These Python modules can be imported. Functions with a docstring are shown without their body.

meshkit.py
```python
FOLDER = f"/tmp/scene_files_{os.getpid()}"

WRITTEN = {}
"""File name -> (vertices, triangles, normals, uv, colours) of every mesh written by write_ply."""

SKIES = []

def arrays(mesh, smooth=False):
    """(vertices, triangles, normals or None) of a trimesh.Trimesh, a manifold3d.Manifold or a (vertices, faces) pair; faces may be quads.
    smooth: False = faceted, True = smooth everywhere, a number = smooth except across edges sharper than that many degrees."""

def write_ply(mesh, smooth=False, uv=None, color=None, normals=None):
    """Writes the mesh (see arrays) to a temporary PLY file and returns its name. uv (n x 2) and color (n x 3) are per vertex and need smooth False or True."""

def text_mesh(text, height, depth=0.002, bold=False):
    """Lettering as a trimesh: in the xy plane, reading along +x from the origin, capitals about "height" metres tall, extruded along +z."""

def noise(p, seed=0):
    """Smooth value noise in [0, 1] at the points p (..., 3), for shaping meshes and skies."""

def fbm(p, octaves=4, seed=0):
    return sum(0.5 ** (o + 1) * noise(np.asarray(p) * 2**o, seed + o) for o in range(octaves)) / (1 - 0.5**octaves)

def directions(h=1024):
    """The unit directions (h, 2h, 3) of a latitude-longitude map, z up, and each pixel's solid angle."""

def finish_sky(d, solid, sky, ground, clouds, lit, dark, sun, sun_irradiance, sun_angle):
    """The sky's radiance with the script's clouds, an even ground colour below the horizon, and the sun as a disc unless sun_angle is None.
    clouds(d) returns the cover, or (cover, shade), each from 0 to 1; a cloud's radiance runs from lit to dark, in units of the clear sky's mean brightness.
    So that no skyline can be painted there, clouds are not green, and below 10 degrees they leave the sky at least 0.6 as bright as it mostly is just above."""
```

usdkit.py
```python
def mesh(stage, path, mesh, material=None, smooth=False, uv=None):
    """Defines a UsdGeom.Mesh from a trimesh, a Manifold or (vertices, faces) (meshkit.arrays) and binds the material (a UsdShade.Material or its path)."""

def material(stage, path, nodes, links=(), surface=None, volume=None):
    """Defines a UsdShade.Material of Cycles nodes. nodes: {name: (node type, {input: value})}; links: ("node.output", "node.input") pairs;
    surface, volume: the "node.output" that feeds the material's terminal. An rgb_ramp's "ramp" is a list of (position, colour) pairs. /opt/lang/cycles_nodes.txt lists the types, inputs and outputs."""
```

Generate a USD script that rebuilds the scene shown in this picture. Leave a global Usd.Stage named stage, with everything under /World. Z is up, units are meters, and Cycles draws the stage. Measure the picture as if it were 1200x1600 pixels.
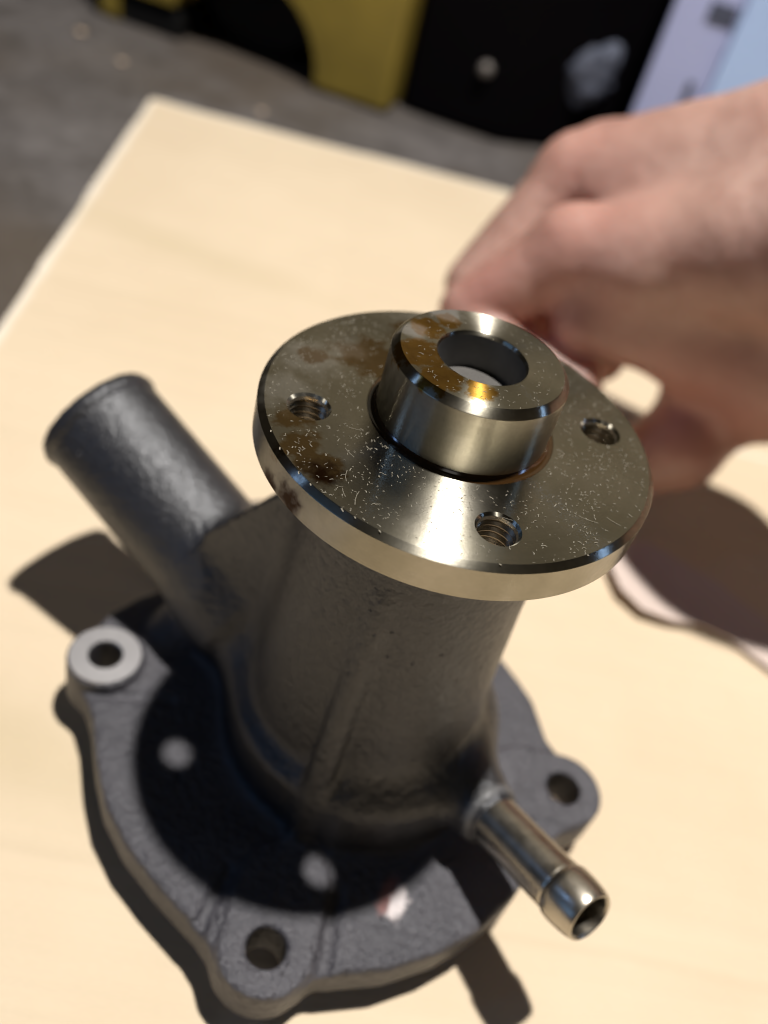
import math
import numpy as np
import trimesh
import manifold3d as mf
import shapely.geometry as sg
import usdkit, meshkit
from pxr import Usd, UsdGeom, UsdLux, UsdShade, Sdf, Gf, Vt
from scipy.ndimage import map_coordinates

stage = Usd.Stage.CreateInMemory()
UsdGeom.SetStageUpAxis(stage, 'Z')
UsdGeom.SetStageMetersPerUnit(stage, 1.0)
UsdGeom.Xform.Define(stage, '/World')
MM = 0.001
rng = np.random.default_rng(7)

# ------------------------------------------------------------------ camera
cam = UsdGeom.Camera.Define(stage, '/World/camera')
cam.CreateHorizontalApertureAttr(36.0)
cam.CreateVerticalApertureAttr(48.0)
cam.CreateFocalLengthAttr(36.0 * 1412.576 / 1200.0)
cam.CreateClippingRangeAttr((0.005, 50.0))
cam.CreateFStopAttr(42.377 / 3.6)
cam.CreateFocusDistanceAttr(0.139)
R_, U_, B_ = (0.92729, 0.30198, 0.22123), (-0.36453, 0.59401, 0.71712), (0.08514, -0.74563, 0.66090)
cam.AddTransformOp().Set(Gf.Matrix4d(*R_, 0, *U_, 0, *B_, 0, 0.0067452, -0.1295795, 0.1995344, 1))

# ------------------------------------------------------------------ light
def aim(prim, pos, target):
    d = np.array(target, float) - np.array(pos, float); d /= np.linalg.norm(d)
    z = -d; x = np.cross([0, 0, 1.0], z)
    x = x / np.linalg.norm(x) if np.linalg.norm(x) > 1e-6 else np.array([1.0, 0, 0])
    y = np.cross(z, x)
    prim.AddTransformOp().Set(Gf.Matrix4d(*x, 0, *y, 0, *z, 0, *pos, 1))

key = UsdLux.SphereLight.Define(stage, '/World/work_lamp')
key.CreateRadiusAttr(0.016); key.CreateIntensityAttr(6300.0); key.CreateColorAttr(Gf.Vec3f(1.0, 0.955, 0.89))
key.AddTranslateOp().Set((0.080, 0.112, 1.02))

def rect(name, pos, target, w, h, inten, col):
    l = UsdLux.RectLight.Define(stage, '/World/' + name)
    l.CreateWidthAttr(w); l.CreateHeightAttr(h); l.CreateIntensityAttr(inten); l.CreateColorAttr(Gf.Vec3f(*col))
    aim(l, pos, target)
    return l
def pol(az, el, d, c=(0, 0, 0.1)):
    a, e = math.radians(az), math.radians(el)
    return (c[0] + d * math.cos(e) * math.cos(a), c[1] + d * math.cos(e) * math.sin(a), c[2] + d * math.sin(e))
rect('cool_window_lamp', pol(-163, 34, 1.6), (0, 0, 0.1), 0.07, 0.2, 16.0, (0.30, 0.52, 1.0))
rect('cool_screen_lamp', pol(17, 24, 1.6), (0, 0, 0.1), 0.07, 0.2, 16.0, (0.34, 0.56, 1.0))
rect('ceiling_lamp', pol(-76, 55, 1.8), (0, 0, 0.1), 0.4, 0.34, 1.2, (1.0, 0.94, 0.86))
rect('blue_window_lamp', pol(-134, 12, 1.2), (0, 0, 0.08), 0.55, 0.36, 0.9, (0.22, 0.50, 1.0))
rect('far_wall_glow', (0.0, 1.7, 1.35), (0, 0, 0.1), 1.6, 1.0, 0.30, (1.0, 0.86, 0.62))
dome = UsdLux.DomeLight.Define(stage, '/World/room_ambience')
dome.CreateIntensityAttr(1.0)

LOOKS = '/World/Looks'
_m = usdkit.material(stage, LOOKS + '/room_ambience', {'b': ('background_shader', {'color': (1.0, 0.80, 0.58), 'strength': 0.012})}, [], surface='b.background')
UsdShade.MaterialBindingAPI.Apply(dome.GetPrim()).Bind(_m)

# ------------------------------------------------------------------ helpers
_names = {}
def numbered(path):
    n = _names.get(path, -1) + 1
    _names[path] = n
    return path if n == 0 else f'{path}_{n:03d}'
def tag(p, label=None, cat=None, group=None, kind=None):
    p = p.GetPrim() if hasattr(p, 'GetPrim') else p
    for k, v in (('label', label), ('category', cat), ('group', group), ('kind', kind)):
        if v: p.SetCustomDataByKey(k, v)
    return p
def thing(name, label, cat, loc=(0, 0, 0)):
    x = UsdGeom.Xform.Define(stage, numbered('/World/' + name))
    x.AddTranslateOp().Set(Gf.Vec3d(*[c * MM for c in loc]))
    tag(x, label, cat)
    x.loc = np.array(loc, float)
    LOC[str(x.GetPath())] = np.array(loc, float)
    return x
LOC = {}
def add(name, mesh, mat, parent=None, smooth=30, normals=None):
    """mesh in millimetres, world position; parent's place is taken off."""
    if isinstance(mesh, tuple):
        v, f = mesh
    elif hasattr(mesh, 'to_mesh'):
        m = mesh.to_mesh(); v, f = m.vert_properties[:, :3], m.tri_verts
    else:
        v, f = mesh.vertices, mesh.faces
    v = np.asarray(v, float)
    base = '/World' if parent is None else str(parent.GetPath())
    loc = np.zeros(3)
    for k, o in LOC.items():
        if base == k or base.startswith(k + '/'): loc = o
    path = numbered(base + '/' + name)
    vv = (v - loc) * MM
    p = usdkit.mesh(stage, path, (vv, np.asarray(f)), mat, smooth=smooth if normals is None else False)
    if normals is not None:
        p.CreateNormalsAttr(Vt.Vec3fArray.FromNumpy(normals.astype(np.float32))); p.SetNormalsInterpolation('vertex')
    return p
def lathe(profile, n=96, origin=(0, 0, 0), axis=(0, 0, 1), closed=False):
    """profile: (r, z) list from bottom to top, outward facing to the right of travel."""
    P = np.array(profile, float); k = len(P)
    a = np.arange(n) * 2 * np.pi / n
    v = np.stack([P[:, None, 0] * np.cos(a), P[:, None, 0] * np.sin(a), np.repeat(P[:, 1:2], n, 1)], -1).reshape(-1, 3)
    f = []
    J = np.arange(n); J2 = (J + 1) % n
    for i in range(k - 1 + (1 if closed else 0)):
        b, t = i * n, ((i + 1) % k) * n
        f += [np.stack([b + J, b + J2, t + J2], 1), np.stack([b + J, t + J2, t + J], 1)]
    f = np.vstack(f)
    m = trimesh.Trimesh(v, f, process=True)
    m.update_faces(m.nondegenerate_faces())
    z = np.array(axis, float); z /= np.linalg.norm(z)
    x = np.cross([0, 0, 1.0], z); x = x / np.linalg.norm(x) if np.linalg.norm(x) > 1e-6 else np.array([1.0, 0, 0])
    T = np.eye(4); T[:3, 0], T[:3, 1], T[:3, 2], T[:3, 3] = x, np.cross(z, x), z, origin
    m.apply_transform(T)
    return m
def to_manifold(m):
    m.merge_vertices()
    return mf.Manifold(mf.Mesh(np.asarray(m.vertices, np.float32), np.asarray(m.faces, np.uint32)))

# ---- signed distance modelling (millimetres)
def smin(a, b, k):
    h = np.clip(0.5 + 0.5 * (b - a) / k, 0, 1)
    return b + (a - b) * h - k * h * (1 - h)
def smax(a, b, k): return -smin(-a, -b, k)
def capsule(p, a, b, ra, rb):
    a, b = np.array(a, float), np.array(b, float)
    d = b - a; t = np.clip((p - a) @ d / (d @ d), 0, 1)
    return np.linalg.norm(p - a - t[:, None] * d, axis=1) - (ra + (rb - ra) * t)
def cyl(p, r, z0, z1, c=(0, 0), rnd=0.0):
    q = np.hypot(p[:, 0] - c[0], p[:, 1] - c[1]) - r + rnd
    w = np.maximum(z0 - p[:, 2], p[:, 2] - z1) + rnd
    return np.minimum(np.maximum(q, w), 0) + np.hypot(np.maximum(q, 0), np.maximum(w, 0)) - rnd
def tube_axis(p, a, d, r, l):
    a, d = np.array(a, float), np.array(d, float); d = d / np.linalg.norm(d)
    t = (p - a) @ d
    q = np.linalg.norm(p - a - t[:, None] * d, axis=1) - r
    w = np.maximum(-t, t - l)
    return np.minimum(np.maximum(q, w), 0) + np.hypot(np.maximum(q, 0), np.maximum(w, 0))
def surface_nets(f, lo, hi, h):
    ax = [np.arange(lo[i], hi[i] + h, h) for i in range(3)]
    n = [len(a) for a in ax]
    D = np.empty(n, np.float32)
    YZ = np.stack(np.meshgrid(ax[1], ax[2], indexing='ij'), -1).reshape(-1, 2)
    step = max(1, 400000 // len(YZ))
    for i in range(0, n[0], step):
        xs = ax[0][i:i + step]
        P = np.concatenate([np.repeat(xs, len(YZ))[:, None], np.tile(YZ, (len(xs), 1))], 1)
        D[i:i + step] = f(P).reshape(len(xs), n[1], n[2])
    s = D < 0
    c8 = [(i, j, k) for i in (0, 1) for j in (0, 1) for k in (0, 1)]
    sl = lambda o: tuple(slice(o[i], n[i] - 1 + o[i]) for i in range(3))
    cnt = sum(s[sl(o)].astype(np.int8) for o in c8)
    act = (cnt > 0) & (cnt < 8)
    idx = -np.ones(act.shape, np.int64); idx[act] = np.arange(act.sum())
    I = np.argwhere(act)
    vals = {o: D[I[:, 0] + o[0], I[:, 1] + o[1], I[:, 2] + o[2]] for o in c8}
    S = np.zeros((len(I), 3)); N = np.zeros(len(I))
    for o in c8:
        for d in range(3):
            if o[d]: continue
            q = list(o); q[d] = 1; q = tuple(q)
            a, b = vals[o], vals[q]; m = (a < 0) != (b < 0)
            t = np.where(m, a / np.where(m, a - b, 1), 0)
            pt = np.tile(np.array(o, float), (len(I), 1)); pt[:, d] = t
            S[m] += pt[m]; N[m] += 1
    V = (I + S / N[:, None]) * h + np.array(lo)
    F = []
    for d in range(3):
        u, w = (d + 1) % 3, (d + 2) % 3
        a = [slice(1, n[i] - 1) for i in range(3)]; a[d] = slice(0, n[d] - 1)
        b = list(a); b[d] = slice(1, n[d])
        A, Bq = s[tuple(a)], s[tuple(b)]
        for sign in (True, False):
            E = np.argwhere((A != Bq) & (A == sign))
            for i in range(3):
                E[:, i] += a[i].start
            e = [E.copy() for _ in range(4)]
            e[1][:, u] -= 1; e[2][:, u] -= 1; e[2][:, w] -= 1; e[3][:, w] -= 1
            q = [idx[x[:, 0], x[:, 1], x[:, 2]] for x in e]
            q = np.stack(q if sign else q[::-1], 1)
            q = q[(q >= 0).all(1)]
            F += [q[:, [0, 1, 2]], q[:, [0, 2, 3]]]
    F = np.vstack(F)
    e = 0.08
    for _ in range(2):
        g = np.stack([f(V + e * np.eye(3)[i]) - f(V - e * np.eye(3)[i]) for i in range(3)], 1) / (2 * e)
        g2 = np.maximum((g * g).sum(1), 0.25)
        stp = (f(V) / g2)[:, None] * g
        L = np.linalg.norm(stp, axis=1, keepdims=True)
        V = V - stp * np.minimum(1, 0.45 * h / np.maximum(L, 1e-9))
    tri = V[F]; a = np.cross(tri[:, 1] - tri[:, 0], tri[:, 2] - tri[:, 0])
    Nn = np.zeros_like(V)
    for k in range(3): np.add.at(Nn, F[:, k], a)
    Nn /= np.maximum(np.linalg.norm(Nn, axis=1, keepdims=True), 1e-12)
    return V, F, Nn
def split(V, F, Nn, label, names):
    out = {}
    for i, nm in enumerate(names):
        f = F[label == i]
        if len(f) == 0: continue
        u, inv = np.unique(f, return_inverse=True)
        out[nm] = (V[u], inv.reshape(-1, 3), Nn[u])
    return out

# ------------------------------------------------------------------ materials
class Mat:
    """small node-graph writer"""
    def __init__(self, name): self.n, self.l, self.name, self.k = {}, [], name, 0
    def node(self, kind, ins=None, **links):
        self.k += 1; nm = f'{kind}_{self.k}'
        self.n[nm] = (kind, dict(ins or {}))
        for k, v in links.items(): self.l.append((v, f'{nm}.{k}'))
        return nm
    def pos(self): return self.node('geometry') + '.position'
    def noise(self, scale, detail=3, rough=0.55, vec=None, distortion=0.0):
        return self.node('noise_texture', {'scale': scale, 'detail': detail, 'roughness': rough, 'distortion': distortion}, vector=vec or self.pos()) + '.fac'
    def math(self, op, a, b=None, clamp=False):
        ins, ln = {'math_type': op, 'use_clamp': clamp}, {}
        for k, v in (('value1', a), ('value2', b)):
            if v is None: continue
            if isinstance(v, str): ln[k] = v
            else: ins[k] = v
        return self.node('math', ins, **ln) + '.value'
    def rng(self, v, a, b, c=0.0, d=1.0):
        return self.node('map_range', {'from_min': a, 'from_max': b, 'to_min': c, 'to_max': d, 'clamp': True, 'range_type': 'smoothstep'}, value=v) + '.result'
    def mix(self, fac, a, b, mode='mix'):
        ins, ln = {'mix_type': mode}, {}
        for k, v in (('fac', fac), ('color1', a), ('color2', b)):
            if isinstance(v, str): ln[k] = v
            else: ins[k] = v
        return self.node('mix', ins, **ln) + '.color'
    def ramp(self, fac, stops): return self.node('rgb_ramp', {'ramp': stops}, fac=fac) + '.color'
    def blob(self, c, r, soft=0.25, wob=0.4, scale=250.0, stretch=(1, 1, 1)):
        """1 inside an uneven patch about c (mm), 0 outside"""
        c = np.array(c) * MM
        d = self.node('vector_math', {'math_type': 'subtract', 'vector2': tuple(c)}, vector1=self.pos())
        d2 = self.node('vector_math', {'math_type': 'multiply', 'vector2': tuple(stretch)}, vector1=d + '.vector')
        ln = self.node('vector_math', {'math_type': 'length'}, vector1=d2 + '.vector') + '.value'
        nz = self.math('multiply', self.math('subtract', self.noise(scale, 4, 0.6), 0.5), wob * 2 * r * MM)
        return self.rng(self.math('add', ln, nz), r * MM * (1 + soft), r * MM * (1 - soft))
    def bump(self, height, dist, strength=1.0, normal=None):
        ln = {'height': height}
        if normal: ln['normal'] = normal
        return self.node('bump', {'distance': dist, 'strength': strength}, **ln) + '.normal'
    def principled(self, **kw):
        ins, ln = {}, {}
        for k, v in kw.items():
            if isinstance(v, str): ln[k] = v
            else: ins[k] = v
        return self.node('principled_bsdf', ins, **ln)
    def out(self, p=None, surface=None):
        return usdkit.material(stage, f'{LOOKS}/{self.name}', self.n, self.l, surface=surface or p + '.BSDF')
def plain(name, col, rough, metallic=0.0, var=0.12, scale=120.0, bump=0.0, **kw):
    m = Mat(name)
    n = m.noise(scale, 4)
    c = m.mix(n, tuple(np.array(col) * (1 - var)), tuple(np.minimum(np.array(col) * (1 + var), 1)))
    ln = dict(base_color=c, roughness=rough, metallic=metallic, **kw)
    if bump: ln['normal'] = m.bump(m.noise(scale * 4, 3), bump)
    return m.out(m.principled(**ln))

def tangent_of(m):
    g = m.pos()
    return m.node('vector_math', {'math_type': 'cross_product', 'vector2': (0, 0, 1)}, vector1=g) + '.vector'

# cast iron: glossy black paint on the body, dustier grey-black on the base flange
def casting(name, lo, hi, r0, r1, spec, marks):
    m = Mat(name)
    n1, n2, n3 = m.noise(560, 4, 0.62), m.noise(1900, 3, 0.6), m.noise(60, 3)
    col = m.mix(m.rng(n3, 0.3, 0.7), lo, hi)
    col = m.mix(m.rng(n1, 0.52, 0.75, 0, 0.35), col, tuple(1.5 * x for x in hi))
    pits = m.node('voronoi_texture', {'scale': 330.0, 'randomness': 1.0}, vector=m.pos()) + '.distance'
    pit = m.math('multiply', m.rng(pits, 0.16, 0.05), m.rng(m.noise(45, 3), 0.52, 0.62))
    if marks:
        pk = m.blob((23.2, -35.9, 16), 2.7, 0.45, 1.1, 520, (1.5, 0.75, 0.4))
        red = m.blob((20.9, -35.4, 16), 3.0, 0.5, 1.1, 480, (1.4, 0.8, 0.4))
        col = m.mix(m.math('multiply', red, 0.5), col, (0.40, 0.14, 0.11))
        col = m.mix(pk, col, (0.66, 0.60, 0.60))
    b = m.bump(n1, 0.0013 if marks else 0.0006, 0.9); b = m.bump(n2, 0.00006, 0.9, b)
    b = m.bump(m.math('multiply', pit, -1.0), 0.0006, 0.9, b)
    return m.out(m.principled(base_color=col, roughness=m.rng(n1, 0.2, 0.8, r0, r1), specular_ior_level=spec, specular_tint=(0.93, 0.95, 1.0), normal=b))
cast = casting('black_cast_iron', (0.011, 0.011, 0.013), (0.018, 0.0175, 0.020), 0.36, 0.48, 0.9, False)
cast_grey = casting('dusty_cast_iron', (0.043, 0.041, 0.049), (0.064, 0.061, 0.071), 0.40, 0.56, 0.8, True)

# turned steel of the hub
def turned(name, flange):
    m = Mat(name)
    p = m.pos()
    sep = m.node('separate_xyz', {}, vector=p)
    r2 = m.math('add', m.math('multiply', sep + '.x', sep + '.x'), m.math('multiply', sep + '.y', sep + '.y'))
    rr = m.math('sqrt', r2)
    cv = m.node('combine_xyz', {}, x=rr, y=sep + '.z') + '.vector'
    rings = m.noise(2600, 2, 0.6, cv)
    base = m.mix(m.rng(m.noise(90, 4), 0.35, 0.7), (0.40, 0.375, 0.30), (0.50, 0.47, 0.40))
    base = m.mix(m.math('multiply', rings, 0.35), base, (0.30, 0.28, 0.22))
    rough = m.math('add', m.rng(m.noise(160, 4), 0.3, 0.7, 0.25, 0.29), 0.0)
    amber = None; rust = None; grey = None
    def mx(a, b): return b if a is None else m.math('maximum', a, b)
    if flange:
        for c, r in (((-21, -22.0, 111), 3.8), ((-17.0, -25.2, 111), 3.6), ((-24.5, -16.5, 111), 3.2), ((-20, 8, 111), 6.0), ((-12, 20, 111), 6.5), ((-28.5, 2, 111), 2.6)):
            amber = mx(amber, m.math('multiply', m.blob(c, r, 0.28, 1.1, 300), 0.85))
        for c, r in (((-15.8, -26.4, 111), 2.5), ((-19.5, -29.2, 105.6), 2.4), ((-24, -25.4, 104), 2.0)):
            rust = mx(rust, m.blob(c, r, 0.8, 1.4, 520))
        for c, r in (((-29, 1, 111), 5.0), ((-28.5, -10, 111), 4.4), ((-24, 8, 111), 3.5)):
            grey = mx(grey, m.math('multiply', m.blob(c, r, 0.6, 1.1, 320), 0.16))
    else:
        for c, r in (((-9.5, -6.0, 124), 4.0), ((-4.5, -10.6, 124), 3.6), ((1.8, -9.9, 124), 2.6), ((-10.5, 2.5, 124), 3.0), ((-8.0, 6.8, 124), 2.2)):
            amber = mx(amber, m.blob(c, r, 0.2, 0.9, 420))
        for c, r in (((-12.2, 0.2, 124), 2.2), ((-9, 9.5, 124), 2.8)):
            grey = mx(grey, m.math('multiply', m.blob(c, r, 0.45, 0.9, 420), 0.4))
    metal = 1.0
    if amber:
        base = m.mix(amber, base, (0.20, 0.115, 0.025) if flange else m.mix(m.noise(420, 4), (0.20, 0.10, 0.016), (0.50, 0.29, 0.06))); rough = m.math('subtract', rough, m.math('multiply', amber, 0.03))
    if grey:
        base = m.mix(grey, base, (0.46, 0.44, 0.46)); rough = m.math('add', rough, m.math('multiply', grey, 0.2))
        metal = m.math('subtract', 1.0, m.math('multiply', grey, 0.5))
    if rust:
        base = m.mix(rust, base, (0.07, 0.026, 0.008)); rough = m.math('add', rough, m.math('multiply', rust, 0.1))
    nb = m.bump(rings, 0.00003, 0.5)
    nb = m.bump(m.noise(700, 4, 0.65), 0.00005, 0.12, nb)
    return m.out(m.principled(base_color=base, metallic=metal, roughness=rough, anisotropic=ANISO, anisotropic_rotation=AROT, tangent=tangent_of(m), normal=nb))
ANISO, AROT = 1.0, 0.25
steel_flange, steel_boss = turned('turned_steel', True), turned('turned_steel_boss', False)
bore_steel = plain('bore_steel', (0.15, 0.148, 0.145), 0.5, 0.6, 0.2, 300, 0.00005)
thread_steel = plain('thread_steel', (0.34, 0.29, 0.22), 0.38, 0.9, 0.2, 300)
shaft_steel = plain('shaft_end_steel', (0.11, 0.105, 0.10), 0.55, 0.35, 0.2, 500, 0.0001)
oil = plain('dark_oil', (0.030, 0.014, 0.004), 0.12, 0.0, 0.3, 200, specular_ior_level=0.6)
m = Mat('machined_face')
machined = m.out(m.principled(base_color=m.mix(m.noise(200, 3), (0.36, 0.35, 0.36), (0.46, 0.45, 0.46)), metallic=0.75, roughness=0.42, normal=m.bump(m.noise(900, 3), 0.00006)))
m = Mat('lint_fleck')
_r = m.node('geometry') + '.random_per_island'
fleck_mat = m.out(m.principled(base_color=m.ramp(_r, [(0.0, (0.20, 0.18, 0.14)), (0.35, (0.45, 0.42, 0.35)), (0.7, (0.74, 0.70, 0.60)), (1.0, (0.90, 0.87, 0.80))]), roughness=0.55))
m = Mat('plated_tube')
tube_mat = m.out(m.principled(base_color=m.mix(m.noise(150, 4), (0.40, 0.365, 0.31), (0.50, 0.46, 0.39)), metallic=1.0, roughness=m.rng(m.noise(260, 3), 0.3, 0.7, 0.27, 0.34), normal=m.bump(m.noise(800, 3), 0.00003, 0.5)))
collar_mat = plain('sealant_collar', (0.10, 0.10, 0.105), 0.28, 0.2, 0.2, 400, 0.0003)
dark_iron = plain('impeller_iron', (0.05, 0.048, 0.045), 0.6, 0.3, 0.2, 200, 0.0002)

# cardboard
m = Mat('cardboard')
g = m.pos()
rot = m.node('vector_rotate', {'rotate_type': 'z_axis', 'angle': -0.227}, vector=g) + '.vector'
fl = m.node('mapping', {'scale': (0.6, 14.0, 1.0)}, vector=rot) + '.vector'
streak = m.noise(14, 3, 0.5, fl)
wave = m.node('wave_texture', {'wave_type': 'bands', 'bands_direction': 'y', 'profile': 'sine', 'scale': 22.0, 'distortion': 1.2, 'detail': 1.5}, vector=rot) + '.fac'
fib = m.noise(1400, 4, 0.6, m.node('mapping', {'scale': (0.35, 1.4, 1)}, vector=rot) + '.vector')
blot = m.noise(9, 4, 0.6)
c = m.mix(m.rng(blot, 0.3, 0.7), (0.635, 0.515, 0.365), (0.69, 0.57, 0.415))
c = m.mix(m.rng(streak, 0.42, 0.72, 0, 0.22), c, (0.60, 0.50, 0.35))
c = m.mix(m.rng(fib, 0.35, 0.8, 0, 0.15), c, (0.78, 0.66, 0.50))
for nn, c0 in (((0.9600, 0.2800, 0), -0.1362), ((0.2245, -0.9745, 0), -0.3959)):
    e = m.node('vector_math', {'math_type': 'dot_product', 'vector2': nn}, vector1=g) + '.value'
    e = m.math('add', m.math('subtract', e, c0), m.math('multiply', m.math('subtract', m.noise(120, 3), 0.5), 0.003))
    c = m.mix(m.rng(e, 0.0048, 0.0012, 0, 0.8), c, (0.80, 0.74, 0.64))
stn = m.math('maximum', m.blob((-95, -30, 0), 26, 0.8, 0.8, 30, (0.5, 2.2, 1)), m.blob((-70, -95, 0), 24, 0.8, 0.8, 30, (0.5, 2.4, 1)))
stn = m.math('maximum', stn, m.math('multiply', m.blob((-150, 210, 0), 30, 0.9, 0.9, 22, (0.5, 3.0, 1)), 0.7))
c = m.mix(m.math('multiply', stn, 0.45), c, (0.50, 0.41, 0.25))
c = m.mix(m.math('multiply', wave, 0.05), c, (0.50, 0.42, 0.29))
uq = m.math('subtract', m.node('vector_math', {'math_type': 'dot_product', 'vector2': (0.2245, -0.9745, 0)}, vector1=g) + '.value', -0.3959)
wq = m.math('multiply', m.math('subtract', m.noise(18, 3), 0.5), 0.006)
for q0, st in ((0.205, 0.16), (0.432, 0.12)):
    ln_ = m.math('absolute', m.math('subtract', m.math('add', uq, wq), q0))
    c = m.mix(m.rng(ln_, 0.0022, 0.0004, 0, st), c, (0.46, 0.37, 0.24))
cb = m.bump(wave, 0.0012, 0.10); cb = m.bump(streak, 0.004, 0.16, cb); cb = m.bump(fib, 0.0002, 0.35, cb)
cardboard = m.out(m.principled(base_color=c, roughness=0.72, specular_ior_level=0.3, normal=cb))
card_edge = plain('cardboard_edge', (0.80, 0.74, 0.64), 0.8, 0, 0.1, 300, 0.0003)

# bench
m = Mat('bench_top')
c = m.ramp(m.noise(26, 6, 0.68), [(0.25, (0.050, 0.043, 0.038)), (0.5, (0.092, 0.083, 0.080)), (0.75, (0.150, 0.138, 0.135))])
c = m.mix(m.rng(m.noise(160, 4, 0.6), 0.5, 0.75, 0, 0.5), c, (0.20, 0.185, 0.18))
c = m.mix(m.rng(m.noise(5, 3), 0.42, 0.62, 0, 0.7), c, (0.075, 0.056, 0.038))
bench_mat = m.out(m.principled(base_color=c, roughness=0.6, normal=m.bump(m.noise(220, 4), 0.0008, 0.6)))

# skin
m = Mat('skin')
n = m.noise(38, 4, 0.6); n2 = m.noise(240, 4, 0.6)
c = m.ramp(n, [(0.3, (0.39, 0.235, 0.19)), (0.5, (0.46, 0.28, 0.23)), (0.72, (0.53, 0.35, 0.295))])
for cc, r, a in (((6, 149, 94), 22, 0.3), ((-2, 190, 102), 20, 0.25), ((-16, 143, 66), 14, 0.5), ((64, 137, 54), 22, 0.5)):
    c = m.mix(m.math('multiply', m.blob(cc, r, 0.7, 0.3, 70), a), c, (0.44, 0.17, 0.14))
c = m.mix(m.rng(n2, 0.45, 0.75, 0, 0.25), c, (0.36, 0.17, 0.13))
cells = m.node('voronoi_texture', {'scale': 900.0, 'feature': 'distance_to_edge'}, vector=m.pos()) + '.distance'
sb = m.bump(m.noise(120, 4, 0.6), 0.0012, 0.35); sb = m.bump(cells, 0.0003, 0.25, sb)
skin = m.out(m.principled(base_color=c, roughness=0.46, specular_ior_level=0.45, subsurface_weight=0.22, subsurface_radius=(1.0, 0.35, 0.2), subsurface_scale=0.004, normal=sb))

yellow = plain('yellow_plastic', (0.20, 0.145, 0.02), 0.5, 0, 0.45, 22)
black_rubber = plain('black_rubber', (0.004, 0.004, 0.004), 0.7, 0, 0.2, 60, specular_ior_level=0.2)
black_plastic = plain('black_plastic', (0.0014, 0.001, 0.0017), 0.7, 0, 0.2, 40, specular_ior_level=0.05)
grey_lens = plain('grey_blue_cap', (0.07, 0.08, 0.115), 0.7, 0, 0.3, 60)
pale_metal = plain('pale_knob', (0.16, 0.145, 0.135), 0.4, 0.3, 0.1, 60)
blue_card = plain('pale_blue_card', (0.36, 0.50, 0.80), 0.6, 0, 0.06, 20)
lav_card = plain('lavender_card', (0.34, 0.38, 0.62), 0.6, 0, 0.06, 20)
dark_print = plain('dark_print', (0.05, 0.06, 0.10), 0.6)
paper_mat = plain('gasket_paper', (0.60, 0.50, 0.45), 0.7, 0, 0.06, 80)
chip_mat = plain('pale_chip', (0.55, 0.42, 0.30), 0.7, 0, 0.2, 300)

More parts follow.
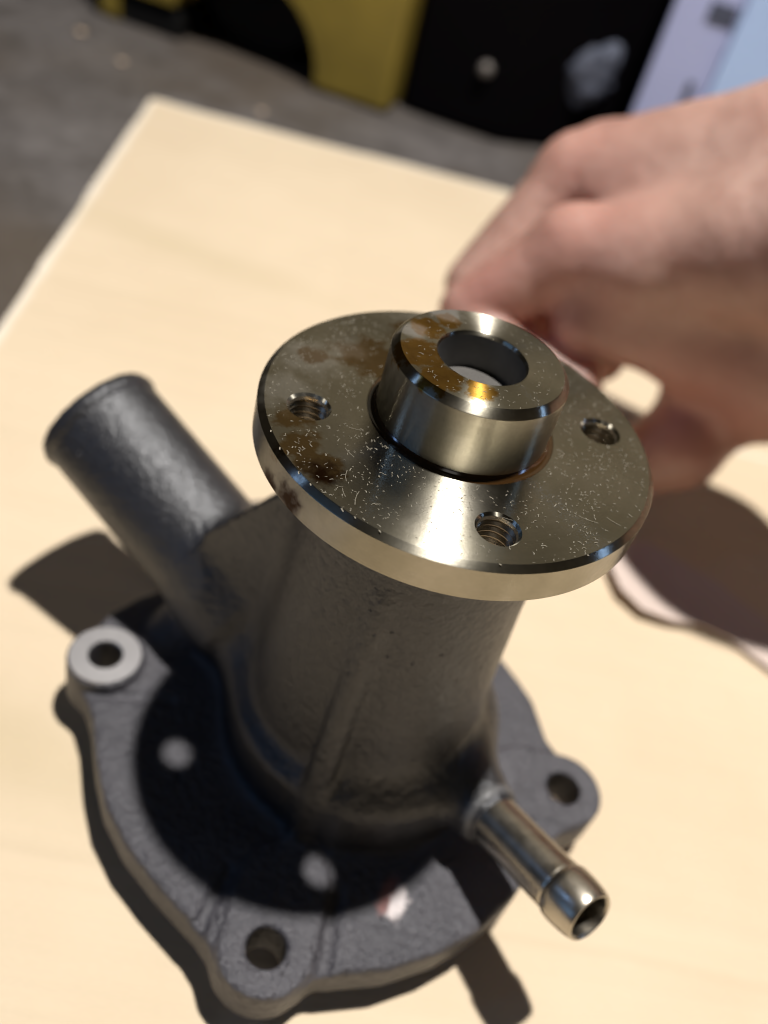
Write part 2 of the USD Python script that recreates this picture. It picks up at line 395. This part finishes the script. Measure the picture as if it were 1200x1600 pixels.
# ------------------------------------------------------------------ setting: bench
def grid_slab(poly_fn, nu, nv, zf, thick):
    """closed slab: top grid of nu x nv points at poly_fn(s,t) with height zf"""
    s, t = np.meshgrid(np.linspace(0, 1, nu), np.linspace(0, 1, nv), indexing='ij')
    xy = poly_fn(s.ravel(), t.ravel()); z = zf(xy)
    top = np.c_[xy, z]; bot = np.c_[xy, z - thick]
    idx = np.arange(nu * nv).reshape(nu, nv); a, b, c, d = idx[:-1, :-1].ravel(), idx[1:, :-1].ravel(), idx[1:, 1:].ravel(), idx[:-1, 1:].ravel()
    F = np.vstack([np.c_[a, b, c], np.c_[a, c, d]])
    area = np.cross(xy[F[0, 1]] - xy[F[0, 0]], xy[F[0, 2]] - xy[F[0, 0]])
    if area < 0: F = F[:, ::-1]
    n = nu * nv
    rim = np.r_[idx[:, 0], idx[-1, 1:], idx[-2::-1, -1], idx[0, -2:0:-1]]
    r2 = np.roll(rim, -1)
    W = np.vstack([np.c_[rim, r2, r2 + n], np.c_[rim, r2 + n, rim + n]])
    if area > 0: W = W[:, ::-1]
    return np.vstack([top, bot]), np.vstack([F, F[:, ::-1] + n, W])
def bench_z(xy): return -4.6 + 0.5 * (meshkit.fbm(np.c_[xy / 18.0, 0 * xy[:, 0]], 4, 3) - 0.5)
bt = grid_slab(lambda s, t: np.c_[-1100 + 2000 * s, -500 + 2200 * t], 160, 170, bench_z, 30)
tag(add('bench_top', bt, bench_mat), 'grey brown speckled workbench surface beyond the cardboard', 'bench', kind='structure')

# ------------------------------------------------------------------ cardboard sheet
CO = np.array([-244.0, 350.0]); EU = np.array([0.9745, 0.2245]); EV = np.array([0.2800, -0.9600])
def card_z(xy):
    d = xy - CO; M2 = np.linalg.inv(np.c_[EU, EV]); uv = d @ M2.T
    w = 1.8 * (meshkit.fbm(np.c_[xy / 90.0, 0 * xy[:, 0]], 3, 5) - 0.5)
    near = np.clip(np.hypot(xy[:, 0], xy[:, 1]) / 90.0 - 0.6, 0, 1)
    edge = np.exp(-uv[:, 0] / 14.0) * 1.0 + np.exp(-uv[:, 1] / 14.0) * 0.8
    cr = -1.5 * np.exp(-((uv[:, 1] - 205 - 0.02 * uv[:, 0]) / 1.6) ** 2) - 0.35 * np.exp(-((uv[:, 0] - 118) / 2.2) ** 2)
    fl = 0.06 * np.sin(uv[:, 1] * 2 * np.pi / 7.2)
    return w * near + edge + cr * near + fl
def card_xy(s, t):
    u, v = 900 * s ** 1.0, 900 * t
    wob = 1.2 * (meshkit.noise(np.c_[v / 25.0, 0 * v, 0 * v], 2) - 0.5) * np.exp(-u / 6.0)
    wob2 = 1.2 * (meshkit.noise(np.c_[u / 25.0, 0 * u, 0 * u + 3], 2) - 0.5) * np.exp(-v / 6.0)
    cut = 1.6 * np.exp(-(u + v) / 3.0)
    return CO + np.outer(u + wob + cut, EU) + np.outer(v + wob2 + cut, EV)
card = thing('cardboard_sheet', 'flat tan cardboard sheet lying under the water pump', 'cardboard', (-244, 350, -4.3))
top = grid_slab(card_xy, 230, 260, card_z, 0.5)
add('liner', top, cardboard, card, smooth=40)
bot = grid_slab(card_xy, 60, 60, lambda xy: 0 * xy[:, 0] - 3.8, 0.45)
add('liner', bot, card_edge, card, smooth=40)
vv = np.linspace(1.0, 899, 1000)
def flute(u0, u1):
    z = -2.05 + 1.4 * np.sin(vv * 2 * np.pi / 7.2)
    k = len(vv)
    pts = []
    for u in (u0, u1):
        xy = CO + np.outer(np.full(k, u), EU) + np.outer(vv, EV)
        pts.append(np.c_[xy, z])
    i = np.arange(k - 1)
    F = np.vstack([np.c_[i, i + 1, i + 1 + k], np.c_[i, i + 1 + k, i + k]])
    return np.vstack(pts), F
add('fluting', flute(1.5, 895), card_edge, card, smooth=60)

# ------------------------------------------------------------------ the water pump
pump = thing('water_pump', 'cast iron engine water pump with bright steel hub flange and two hose pipes', 'water pump', (0, 0, 0))
FT = 111.0
# plate outline (mm), seen edges measured, hidden ones completed
OUT = [(-64.0, 12.0), (-67.5, 4), (-68.5, -8), (-66.5, -15.5), (-59.8, -19.8), (-55.3, -24.3), (-48.4, -34), (-41.9, -41.5), (-33.7, -47.6), (-24.7, -52.1), (-18.1, -54.9), (-12.3, -57.2),
       (-8.7, -59.3), (-5.4, -63), (-1.3, -64.6), (3.3, -64.8), (8, -62.8), (11.2, -58.8), (13, -55.2), (15, -55), (25.8, -49.3), (34.1, -42.5), (40.1, -35.7), (42.8, -31.7), (46.9, -24), (51.5, -10),
       (54.5, -4.6), (59.4, -1.0), (62.3, 6.5), (61.0, 12.2), (56.6, 15.8), (50.7, 16.4), (46.7, 19.6), (41, 29.9), (36.3, 34.5), (31.6, 38.5), (25, 44), (20, 50), (18.5, 58), (11, 63), (3, 61), (-1, 52),
       (-20, 50), (-34, 50), (-38, 58), (-46, 63), (-54, 60), (-56, 52), (-50, 40), (-54, 26)]
poly = sg.Polygon(OUT).buffer(4.5, 16).buffer(-8.0, 16).buffer(3.5, 16)
GX0, GY0, GH = -76.0, -72.0, 0.5
gx, gy = np.arange(GX0, 72, GH), np.arange(GY0, 72, GH)
pp = np.array(poly.exterior.coords); A0, B0 = pp[:-1], pp[1:]
GP = np.stack(np.meshgrid(gx, gy, indexing='ij'), -1).reshape(-1, 2)
D2 = np.full(len(GP), 1e9); ins = np.zeros(len(GP), bool)
for a, b_ in zip(A0, B0):
    d = b_ - a; L2 = d @ d
    if L2 < 1e-9: continue
    t = np.clip((GP - a) @ d / L2, 0, 1)
    D2 = np.minimum(D2, ((GP - a - t[:, None] * d) ** 2).sum(1))
    c1 = (a[1] > GP[:, 1]) != (b_[1] > GP[:, 1])
    if d[1] != 0: ins ^= c1 & (GP[:, 0] < d[0] * (GP[:, 1] - a[1]) / d[1] + a[0])
D2 = (np.sqrt(D2) * np.where(ins, -1, 1)).reshape(len(gx), len(gy))
def outline_sd(p): return map_coordinates(D2, [(p[:, 0] - GX0) / GH, (p[:, 1] - GY0) / GH], order=1, mode='nearest')

PE = np.array([-87.9, 30.9, FT - 58.7]); PD = np.array([-0.889, 0.317, 0.331]); PD /= np.linalg.norm(PD)   # outlet pipe end and direction
NB = np.array([34.3, -16.6, FT - 81.0]); ND = np.array([0.713, -0.622, 0.321]); ND /= np.linalg.norm(ND)          # nipple root and direction
EARS = [(1.4, -55.4), (52.8, 7.0), (9.5, 55.0), (-46.5, 54.0)]
PADS = [((-0.4, -42.0), 17.1), ((43.0, 4.5), 16.8), ((8.0, 48.0), 16.3), ((-40.0, 46.0), 16.3)]
def f_plate(p):
    q = outline_sd(p) + 1.5; w = np.maximum(6.0 - p[:, 2], p[:, 2] - 16.0) + 1.5
    d = np.minimum(np.maximum(q, w), 0) + np.hypot(np.maximum(q, 0), np.maximum(w, 0)) - 1.5
    for a, b_, r in (((-12.3, -44.0), (-12.2, -60.5), 2.1), ((10.2, -38.5), (14.4, -58.5), 2.0), ((-63.5, -20.6), (-42.0, -12.4), 1.9)):
        d = smax(d, -capsule(p, (*a, 16.8), (*b_, 16.6), r, r), 0.6)
    return d
def f_ear(i):
    c = EARS[i]
    e, top = PADS[i]
    def f(p):
        a = np.array(c); d = np.array(e) - a
        t = np.clip(((p[:, :2] - a) @ d) / (d @ d), 0, 1)
        q = np.linalg.norm(p[:, :2] - a - t[:, None] * d, axis=1) - 9.6 + 0.9
        w = np.maximum(6.0 - p[:, 2], p[:, 2] - top) + 0.9
        return np.minimum(np.maximum(q, w), 0) + np.hypot(np.maximum(q, 0), np.maximum(w, 0)) - 0.9
    return f
BX, BY, BZ = -60.5, -9.6, FT - 92.4
def f_boss(p):
    d = cyl(p, 8.9, 6.0, BZ, (BX, BY), 0.7)
    arm = capsule(p, (-54.5, 1.0, 8.6), (-48.0, 10.0, 15.5), 7.4, 8.6)
    return smin(d, arm, 2.0)
def f_column(p):
    r = np.hypot(p[:, 0], p[:, 1])
    z = p[:, 2]
    rz = np.interp(z, [16, 30, 44, 62, 76, 101], [27.2, 26.2, 25.3, 24.2, 23.5, 23.1])
    d = np.maximum((r - rz) * 0.995, z - 101.5)
    return np.maximum(d, 10 - z)
def f_rib(p): return capsule(p, (-1.0, -21.2, 86), (-1.6, -30.0, 18), 2.4, 2.8)
def f_web(p):
    # thin gusset between column and outlet pipe
    d = np.array([-0.93, 0.36]); nrm = np.array([0.36, 0.93])
    u = p[:, :2] @ d; w = np.abs(p[:, :2] @ nrm + 6.0) - 6.0
    topz = np.interp(u, [0, 20, 46, 60], [97, 90, 52, 40])
    return np.maximum.reduce([w, (p[:, 2] - topz) * 0.6, 14 - p[:, 2], u - 44, -u])
def f_volute(p):
    d = cyl(p, 31.2, 8.0, FT - 79.5, (0.5, 1.0), 3.0)
    a = PE - PD * 56; b_ = PE - PD * 86
    return smin(d, capsule(p, a, b_, 15.0, 16.0), 9.0)
def f_pipe(p):
    d = tube_axis(p, PE - PD * 62, PD, 15.2, 62.0)
    t = (p - PE) @ PD
    bead = np.hypot(np.linalg.norm(p - PE - t[:, None] * PD, axis=1) - 14.6, t + 2.4) - 1.3
    return smin(d, bead, 1.2)
def f_nboss(p): return capsule(p, NB - ND * 19 + (0, 0, 3), NB - ND * 2.0, 11.0, 7.4)
def f_body(p):
    d = smin(f_column(p), f_volute(p), np.interp(p[:, 0], [-10, 6], [4.5, 12.0]))
    d = smin(d, f_rib(p), 2.0)
    d = smin(d, f_web(p), 5.0)
    d = smin(d, f_pipe(p), 6.0)
    d = smin(d, f_nboss(p), 5.0)
    pl = f_plate(p)
    for i in range(4): pl = smin(pl, f_ear(i)(p), 0.8)
    pl = smin(pl, f_boss(p), 1.6)
    d = smin(d, pl, 3.5)
    # bores and holes
    d = smax(d, -tube_axis(p, PE - PD * 40, PD, 12.4, 60.0), 0.8)
    for (x, y), r in zip(EARS, (4.1, 4.25, 4.1, 4.1)): d = smax(d, -cyl(p, r, -10, 60, (x, y)), 0.5)
    d = smax(d, -cyl(p, 3.9, -10, 60, (BX, BY)), 0.4)
    return d
V, F, Nn = surface_nets(f_body, (-106, -69, 2), (68, 69, 103.5), 0.8)
cen = V[F].mean(1)
part_f = [f_plate, f_ear(0), f_ear(1), f_ear(2), f_ear(3), f_boss, f_column, f_rib, f_web, f_volute, f_pipe, f_nboss]
part_n = ['mounting_flange', 'bolt_lug', 'bolt_lug', 'bolt_lug', 'bolt_lug', 'raised_lug', 'bearing_housing', 'rib', 'gusset', 'volute', 'outlet_pipe', 'nipple_boss']
Dp = np.stack([fn(cen) for fn in part_f], 1)
ad = np.abs(Dp); ad[:, 1:5] -= 0.05
for i, c in enumerate(EARS):
    near = (np.hypot(cen[:, 0] - c[0], cen[:, 1] - c[1]) < 9.9) & (cen[:, 2] < 18)
    ad[near, 1 + i] = -1
ad[(np.hypot(cen[:, 0] - BX, cen[:, 1] - BY) < 9.2), 5] = -1
tt = (cen - PE) @ PD
ad[(tt > -40) & (np.linalg.norm(cen - PE - tt[:, None] * PD, axis=1) < 17.5), 10] = -2
lab = ad.argmin(1)
for i_ in range(len(part_n)):      # stray islands of a part go to the part around them
    sel = np.where(lab == i_)[0]
    if len(sel) == 0: continue
    comps = trimesh.graph.connected_components(trimesh.graph.face_adjacency(F[sel]), nodes=np.arange(len(sel)), min_len=1)
    comps = sorted(comps, key=len)[:-1]  # the largest stays
    for c_ in comps:
        alt = ad[sel[c_]].copy(); alt[:, i_] = 1e9; lab[sel[c_]] = alt.sum(0).argmin()
parts = split(V, F, Nn, lab, [f'{i}' for i in range(len(part_n))])
for i, nm in enumerate(part_n):
    if str(i) in parts:
        v, f, nn = parts[str(i)]
        p = add(nm, (v, f), cast_grey if i < 6 else cast, pump, normals=nn)
        if nm == 'raised_lug': tag(p, 'raised bolt lug with bare machined top')
add('impeller', lathe([(0, 0.3), (30, 0.3), (32, 2.0), (32, 6.2), (0, 6.2)], 64), dark_iron, pump)
bz = BZ
add('machined_face', lathe([(4.0, bz + 0.02), (8.35, bz + 0.02), (8.25, bz + 0.3), (4.15, bz + 0.3), (3.95, bz + 0.02)], 64, (BX, BY, 0)), machined, pump)

# hub flange: lathe, four threaded holes cut out
def thread_cutter(x, y, z0, z1, r, top):
    pts = [(0, z0)]
    z = z0
    while z < top - 1.3:
        pts += [(r + 0.55, z), (r + 0.5, z + 0.12), (r, z + 0.55), (r, z + 0.68)]; z += 1.22
    pts += [(r + 0.2, top - 0.5), (r + 0.62, top + 0.0), (r + 0.62, z1), (0, z1)]
    return to_manifold(lathe(pts, 40, (x, y, 0)))
fl = lathe([(0, FT - 7.35), (34.6, FT - 7.35), (35.0, FT - 6.95), (35.0, FT - 0.95), (34.88, FT - 0.78), (34.1, FT - 0.1), (33.9, FT), (16.6, FT), (16.3, FT - 0.45), (15.4, FT - 0.45), (15.2, FT - 0.2), (0, FT - 0.2)], 240)
fm = to_manifold(fl)
HOLES = [(26.6 * math.cos(math.radians(207.05 + 90 * k)), 26.6 * math.sin(math.radians(207.05 + 90 * k))) for k in range(4)]
for x, y in HOLES: fm = fm - thread_cutter(x, y, FT - 9, FT + 1, 3.15, FT)
fv = fm.to_mesh(); v, f = fv.vert_properties[:, :3], fv.tri_verts
cc = v[f].mean(1)
hid = np.full(len(f), -1)
for k, (x, y) in enumerate(HOLES):
    hid[(np.hypot(cc[:, 0] - x, cc[:, 1] - y) < 3.85) & (cc[:, 2] < FT - 0.51) & (cc[:, 2] > FT - 7.34)] = k
def sub(v, f):
    u, inv = np.unique(f, return_inverse=True); return v[u], inv.reshape(-1, 3)
flange = add('hub_flange', sub(v, f[hid < 0]), steel_flange, pump, smooth=22)
for k in range(4): add('threaded_hole', sub(v, f[hid == k]), thread_steel, flange, smooth=12)
TB = FT + 13.06
boss = add('hub_boss', lathe([(15.0, FT - 0.42), (15.05, FT + 0.5), (15.13, FT + 1.0), (15.13, TB - 1.45), (15.05, TB - 1.2), (14.15, TB - 0.18), (13.85, TB), (8.1, TB), (7.75, TB - 0.12), (7.55, TB - 0.45), (7.5, TB - 0.8)], 200), steel_boss, pump, smooth=24)
add('bore', lathe([(7.5, TB - 0.8), (7.5, TB - 9.0)], 96), bore_steel, boss, smooth=40)
add('shaft_end', lathe([(0, TB - 12), (7.49, TB - 12), (7.49, TB - 7.4), (7.0, TB - 7.0), (1.6, TB - 7.0), (1.2, TB - 7.6), (0, TB - 8.0)], 64), shaft_steel, pump)
add('oil_ring', lathe([(15.0, FT - 0.35), (16.45, FT - 0.35), (16.5, FT - 0.12), (15.9, FT - 0.16), (15.45, FT + 0.12), (15.1, FT + 0.55), (15.02, FT + 0.6)], 160), oil, pump, smooth=60)

# small steel hose nipple
add('hose_nipple', lathe([(5.6, -6), (5.6, 22.0), (5.42, 22.4), (5.42, 22.8), (5.85, 23.2), (6.1, 23.8), (6.15, 25.0), (6.05, 27.2), (5.8, 29.4), (5.45, 30.6), (5.2, 31.0), (4.9, 31.1), (4.5, 30.6), (4.35, 28), (4.3, 2), (0, 2)], 72, NB, ND), tube_mat, pump, smooth=35)
add('sealant_collar', lathe([(5.6, 0.2), (5.6, 2.0), (6.2, 1.9), (6.9, 1.2), (7.2, 0.2), (7.2, -1.5)][::-1], 48, NB, ND), collar_mat, pump, smooth=50)

# lint and metal flecks lying on the steel
def flecks():
    vs, fs, nv = [], [], 0
    def one(x, y, z, L, w, ang, curv):
        nonlocal nv
        k = 4; t = np.linspace(-0.5, 0.5, k)
        a = ang + curv * t
        px = x + np.cumsum(np.r_[0, np.cos(a[:-1])]) * L / (k - 1); py = y + np.cumsum(np.r_[0, np.sin(a[:-1])]) * L / (k - 1)
        nx, ny = -np.sin(a) * w / 2, np.cos(a) * w / 2
        zz = z + 0.03 + 0.05 * np.sin((t + 0.5) * np.pi)
        vs.append(np.vstack([np.c_[px + nx, py + ny, zz], np.c_[px - nx, py - ny, zz]]))
        i = np.arange(k - 1) + nv
        fs.append(np.vstack([np.c_[i, i + k, i + k + 1], np.c_[i, i + k + 1, i + 1]])); nv += 2 * k
    while len(vs) < 1600:
        r, a = math.sqrt(rng.uniform(17.2 ** 2, 33.8 ** 2)), rng.uniform(0, 2 * np.pi)
        x, y = r * math.cos(a), r * math.sin(a)
        if any(np.hypot(x - hx, y - hy) < 4.3 for hx, hy in HOLES): continue
        if meshkit.noise(np.array([[x / 5, y / 5, 1.0]]), 9)[0] < rng.uniform(0.05, 0.75): continue
        s = rng.lognormal(-1.2, 0.55)
        one(x, y, FT, min(s, 1.3), rng.uniform(0.05, 0.14), rng.uniform(0, 6.28), rng.uniform(-2.5, 2.5))
    n0 = len(vs)
    while len(vs) < n0 + 150:
        r, a = math.sqrt(rng.uniform(8.3 ** 2, 13.6 ** 2)), rng.uniform(0, 2 * np.pi)
        one(r * math.cos(a), r * math.sin(a), TB, min(rng.lognormal(-1.0, 0.4), 0.9), rng.uniform(0.05, 0.11), rng.uniform(0, 6.28), rng.uniform(-2.5, 2.5))
    for az, r, L, an in ((-118, 27, 2.6, -1.2), (-109, 29, 3.2, -1.35), (-113, 30.5, 2.0, -0.9), (-30, 27, 3.4, 0.1), (-22, 30, 2.6, -0.2), (-140, 21, 2.2, 0.3), (-128, 24, 2.4, -0.5), (10, 29, 2.2, 0.6), (-60, 24, 1.8, 0.2)):
        a = math.radians(az); one(r * math.cos(a), r * math.sin(a), FT, L, 0.07, an, 0.5)
    for az, L in ((-124, 0.9), (-119, 0.7), (-108, 1.1), (-104, 0.6), (-97, 0.8), (-134, 0.9), (-141, 0.7), (-66, 0.6), (-40, 0.5)):
        a = math.radians(az); one(34.0 * math.cos(a), 34.0 * math.sin(a), FT - 0.02, L * 0.7, 0.2, a + 1.2, 0.9)
    return np.vstack(vs), np.vstack(fs)
tag(add('lint_flecks', flecks(), fleck_mat, pump, smooth=False), kind='stuff')

# ------------------------------------------------------------------ the hand
J = dict(wrist=(90.4, 130.7, 120.8), elbow=(239.9, 125.2, 154.4), imcp=(6.2, 149.4, 81.6), mmcp=(-1.9, 190.0, 89.1), rmcp=(6.5, 202.6, 93.2), pmcp=(18.3, 212.2, 96.5), ipip=(-16.0, 142.7, 55.7), mpip=(-19.8, 168.2, 51.6), tcmc=(92.0, 149.3, 79.6), tmcp=(73.0, 161.5, 50.3), tip_=(66.4, 147.6, 32.5), meta_m=(61.0, 173.9, 123.4), meta_i=(59.9, 144.6, 105.5), meta_r=(62.1, 183.7, 122.2), shelf=(29.7, 146.7, 84.6), web2=(59.3, 155.7, 69.8), web=(20.0, 145.9, 66.8), idip=(4.4, 126.4, 46.8), itip=(24.0, 114.8, 46.3), ttip=(50.5, 141.0, 18.0), mdip=(1.2, 139.4, 48.2), mtip=(24.6, 135.0, 47.9), rpip=(-9.8, 171.9, 60.7), rdip=(8.9, 168.4, 43.7), rtip=(30.8, 160.9, 46.0), ppip=(1.0, 186.4, 63.6), pdip=(16.2, 174.5, 54.2), ptip=(31.7, 167.6, 53.4))
def f_hand(p):
    def c(a, b, ra, rb): return capsule(p, J[a], J[b], ra, rb)
    palm = smin(c('imcp', 'meta_i', 13, 20), c('mmcp', 'meta_m', 13, 20), 24)
    palm = smin(palm, c('rmcp', 'meta_r', 12.5, 20), 16)
    palm = smin(palm, c('pmcp', 'wrist', 11.5, 26), 11)
    palm = smin(palm, c('meta_i', 'wrist', 20, 27), 12)
    palm = smin(palm, c('meta_m', 'wrist', 20, 27), 12)
    palm = smin(palm, c('wrist', 'elbow', 27, 36), 14)
    palm = smin(palm, c('shelf', 'web2', 14, 19), 10)
    palm = smin(palm, c('web', 'web2', 12.5, 17), 8)
    palm = smin(palm, c('web2', 'tcmc', 17, 24), 10)
    idx = np.minimum(c('imcp', 'ipip', 12.6, 11), smin(c('ipip', 'idip', 11, 9.6), c('idip', 'itip', 9.6, 8.4), 2))
    mid = np.minimum(c('mmcp', 'mpip', 12.8, 11.2), smin(c('mpip', 'mdip', 11.2, 9.8), c('mdip', 'mtip', 9.8, 8.6), 2))
    rin = np.minimum(c('rmcp', 'rpip', 12, 10.4), smin(c('rpip', 'rdip', 10.4, 9), c('rdip', 'rtip', 9, 8), 2))
    pin = np.minimum(c('pmcp', 'ppip', 10.8, 9), smin(c('ppip', 'pdip', 9, 8), c('pdip', 'ptip', 8, 7), 2))
    th = smin(c('tcmc', 'tmcp', 28, 19), smin(c('tmcp', 'tip_', 17.5, 15), c('tip_', 'ttip', 15, 11.5), 3), 5)
    fingers = smin(idx, mid, 2.0)
    fingers = smin(fingers, smin(rin, pin, 2.0), 2.0)
    d = smin(palm, fingers, 4.0)
    d = smin(d, th, 6.0)
    # knuckle heads and extensor tendons under the skin
    for k, dz in (('imcp', 5.5), ('mmcp', 5.5), ('rmcp', 4.5)):
        a = np.array(J[k]) + (0, 0, dz + 0.5); d = smin(d, np.linalg.norm(p - a, axis=1) - 8.8, 7.0)
    for a, b_ in (('imcp', 'meta_i'), ('mmcp', 'meta_m')):
        A, B2 = np.array(J[a]) + (5, 0, 12.4), np.array(J[b_]) + (0, 0, 19.8)
        d = smin(d, capsule(p, A, B2, 1.2, 1.2), 6.0)
    return d
HV, HF, HN = surface_nets(f_hand, (-45, 60, -6), (300, 265, 215), 1.7)
disp = 1.1 * (meshkit.fbm(HV / 16.0, 3, 11) - 0.5) + 0.35 * (meshkit.fbm(HV / 3.2, 2, 12) - 0.5)
HV = HV + HN * disp[:, None]
hand = thing('hand', 'bare right hand closed behind the pump with knuckles toward the yellow housing', 'hand', (80, 150, 0))
add('skin', (HV, HF), skin, hand, smooth=True)

# ------------------------------------------------------------------ paper strip beside the hand's shadow
ps = sg.Polygon([(56, 118), (57.5, 106), (62, 97.5), (70, 92.5), (80, 93.5), (90, 97.5), (100, 97.5), (112, 92), (125, 84), (132, 96), (115, 112), (95, 122), (70, 126)]).buffer(3, 8).buffer(-3, 8)
pm = trimesh.creation.extrude_polygon(ps, 0.9, engine='earcut')
pm = pm.subdivide_to_size(4.0)
pv = np.array(pm.vertices); pv[:, 2] += 1.2 + 3.2 * np.clip((112 - pv[:, 0]) / 50, 0, 1) ** 1.5
tag(add('paper_strip', (pv, pm.faces), paper_mat, smooth=30), 'pale pinkish gasket paper strip with wavy edge half in the shade of the hand', 'paper')

# ------------------------------------------------------------------ things behind, on the bench
def rbox(x0, x1, y0, y1, z0, z1, r=4):
    pts = [(x, y, z) for x in (x0 + r, x1 - r) for y in (y0 + r, y1 - r) for z in (z0 + r, z1 - r)]
    return mf.Manifold.batch_hull([mf.Manifold.sphere(r, 24).translate(q) for q in pts])
ym = thing('yellow_machine', 'dull yellow plastic machine housing with black arched opening on the bench', 'machine', (-235, 500, -4.4))
house = rbox(-345, -137, 462, 560, -4.2, 150, 5)
arch = mf.Manifold.cylinder(140, 52, 52, 64).rotate((90, 0, 0)).translate((-240, 540, 0))
slot = rbox(-330, -268, 455, 540, -20, 17, 5)
house = house - arch - slot
add('housing', house, yellow, ym, smooth=30)
add('wheel', lathe([(12, -22), (44, -22), (48, -18), (48, 18), (44, 22), (12, 22), (12, -22)], 64, (-240, 512, 44), (0, 1, 0)), black_rubber, ym)
add('skirt', rbox(-350, -286, 466, 530, -4.3, 13, 3), black_rubber, ym)
add('back_panel', rbox(-340, -142, 541, 552, -4.3, 110, 2), black_plastic, ym)

tc = thing('black_tool_case', 'black plastic tool case with a pale knob and grey blue cap on the bench', 'tool case', (-60, 540, -4.4))
add('case_body', mf.Manifold.batch_hull([rbox(-134, -60, 484, 640, -4.3, 190, 6), rbox(-134, 60, 566, 640, -4.3, 190, 6)]), black_plastic, tc, smooth=30)
kb = trimesh.creation.icosphere(3, 4.6); kb.apply_translation((-84, 481.5, 37))
add('knob', kb, pale_metal, tc, smooth=True)
cp = trimesh.creation.icosphere(4, 1.0); cp.vertices *= (0.55 + 0.9 * meshkit.fbm(cp.vertices * 1.6, 4, 21))[:, None]; cp.apply_scale((15, 12, 22)); cp.apply_transform(trimesh.transformations.rotation_matrix(0.6, (0, 1, 0))); cp.apply_translation((-24, 512, 46))
add('cap', cp, grey_lens, tc, smooth=True)
add('strap', rbox(-52, -40, 500, 520, 4, 40, 3), grey_lens, tc)

bx = thing('blue_carton', 'pale blue carton standing upright beyond the hand', 'carton', (60, 500, -4.4))
add('front_panel', rbox(11, 47.2, 470, 560, -4.2, 175, 1.0), lav_card, bx)
add('side_panel', rbox(47.6, 150, 464, 560, -4.2, 175, 1.0), blue_card, bx)
add('printed_mark', rbox(35, 40, 469.2, 471.5, 54, 70, 0.5), dark_print, bx)
add('printed_mark', rbox(30, 46, 469.2, 471.5, 101, 112, 0.5), dark_print, bx)

def chip(x, y, s, label):
    m_ = trimesh.creation.icosphere(2, 1.0)
    v_ = np.array(m_.vertices); v_ *= (0.7 + 0.6 * meshkit.fbm(v_ * 1.7 + x, 3, 4))[:, None]
    v_ = v_ * np.array([s, s * 0.7, s * 0.35]) + (x, y, -4.3 + s * 0.3)
    tag(add('debris_chip', (v_, m_.faces), chip_mat, smooth=40), label, 'chip', 'pale chips scattered on the bench')
chip(-331, 420, 3.2, 'largest pale chip on the bench near the far corner')
chip(-289, 397, 2.6, 'pinkish chip between the cardboard corner and the yellow machine')
chip(-196, 397, 2.4, 'small pale chip on the bench just beyond the cardboard edge')
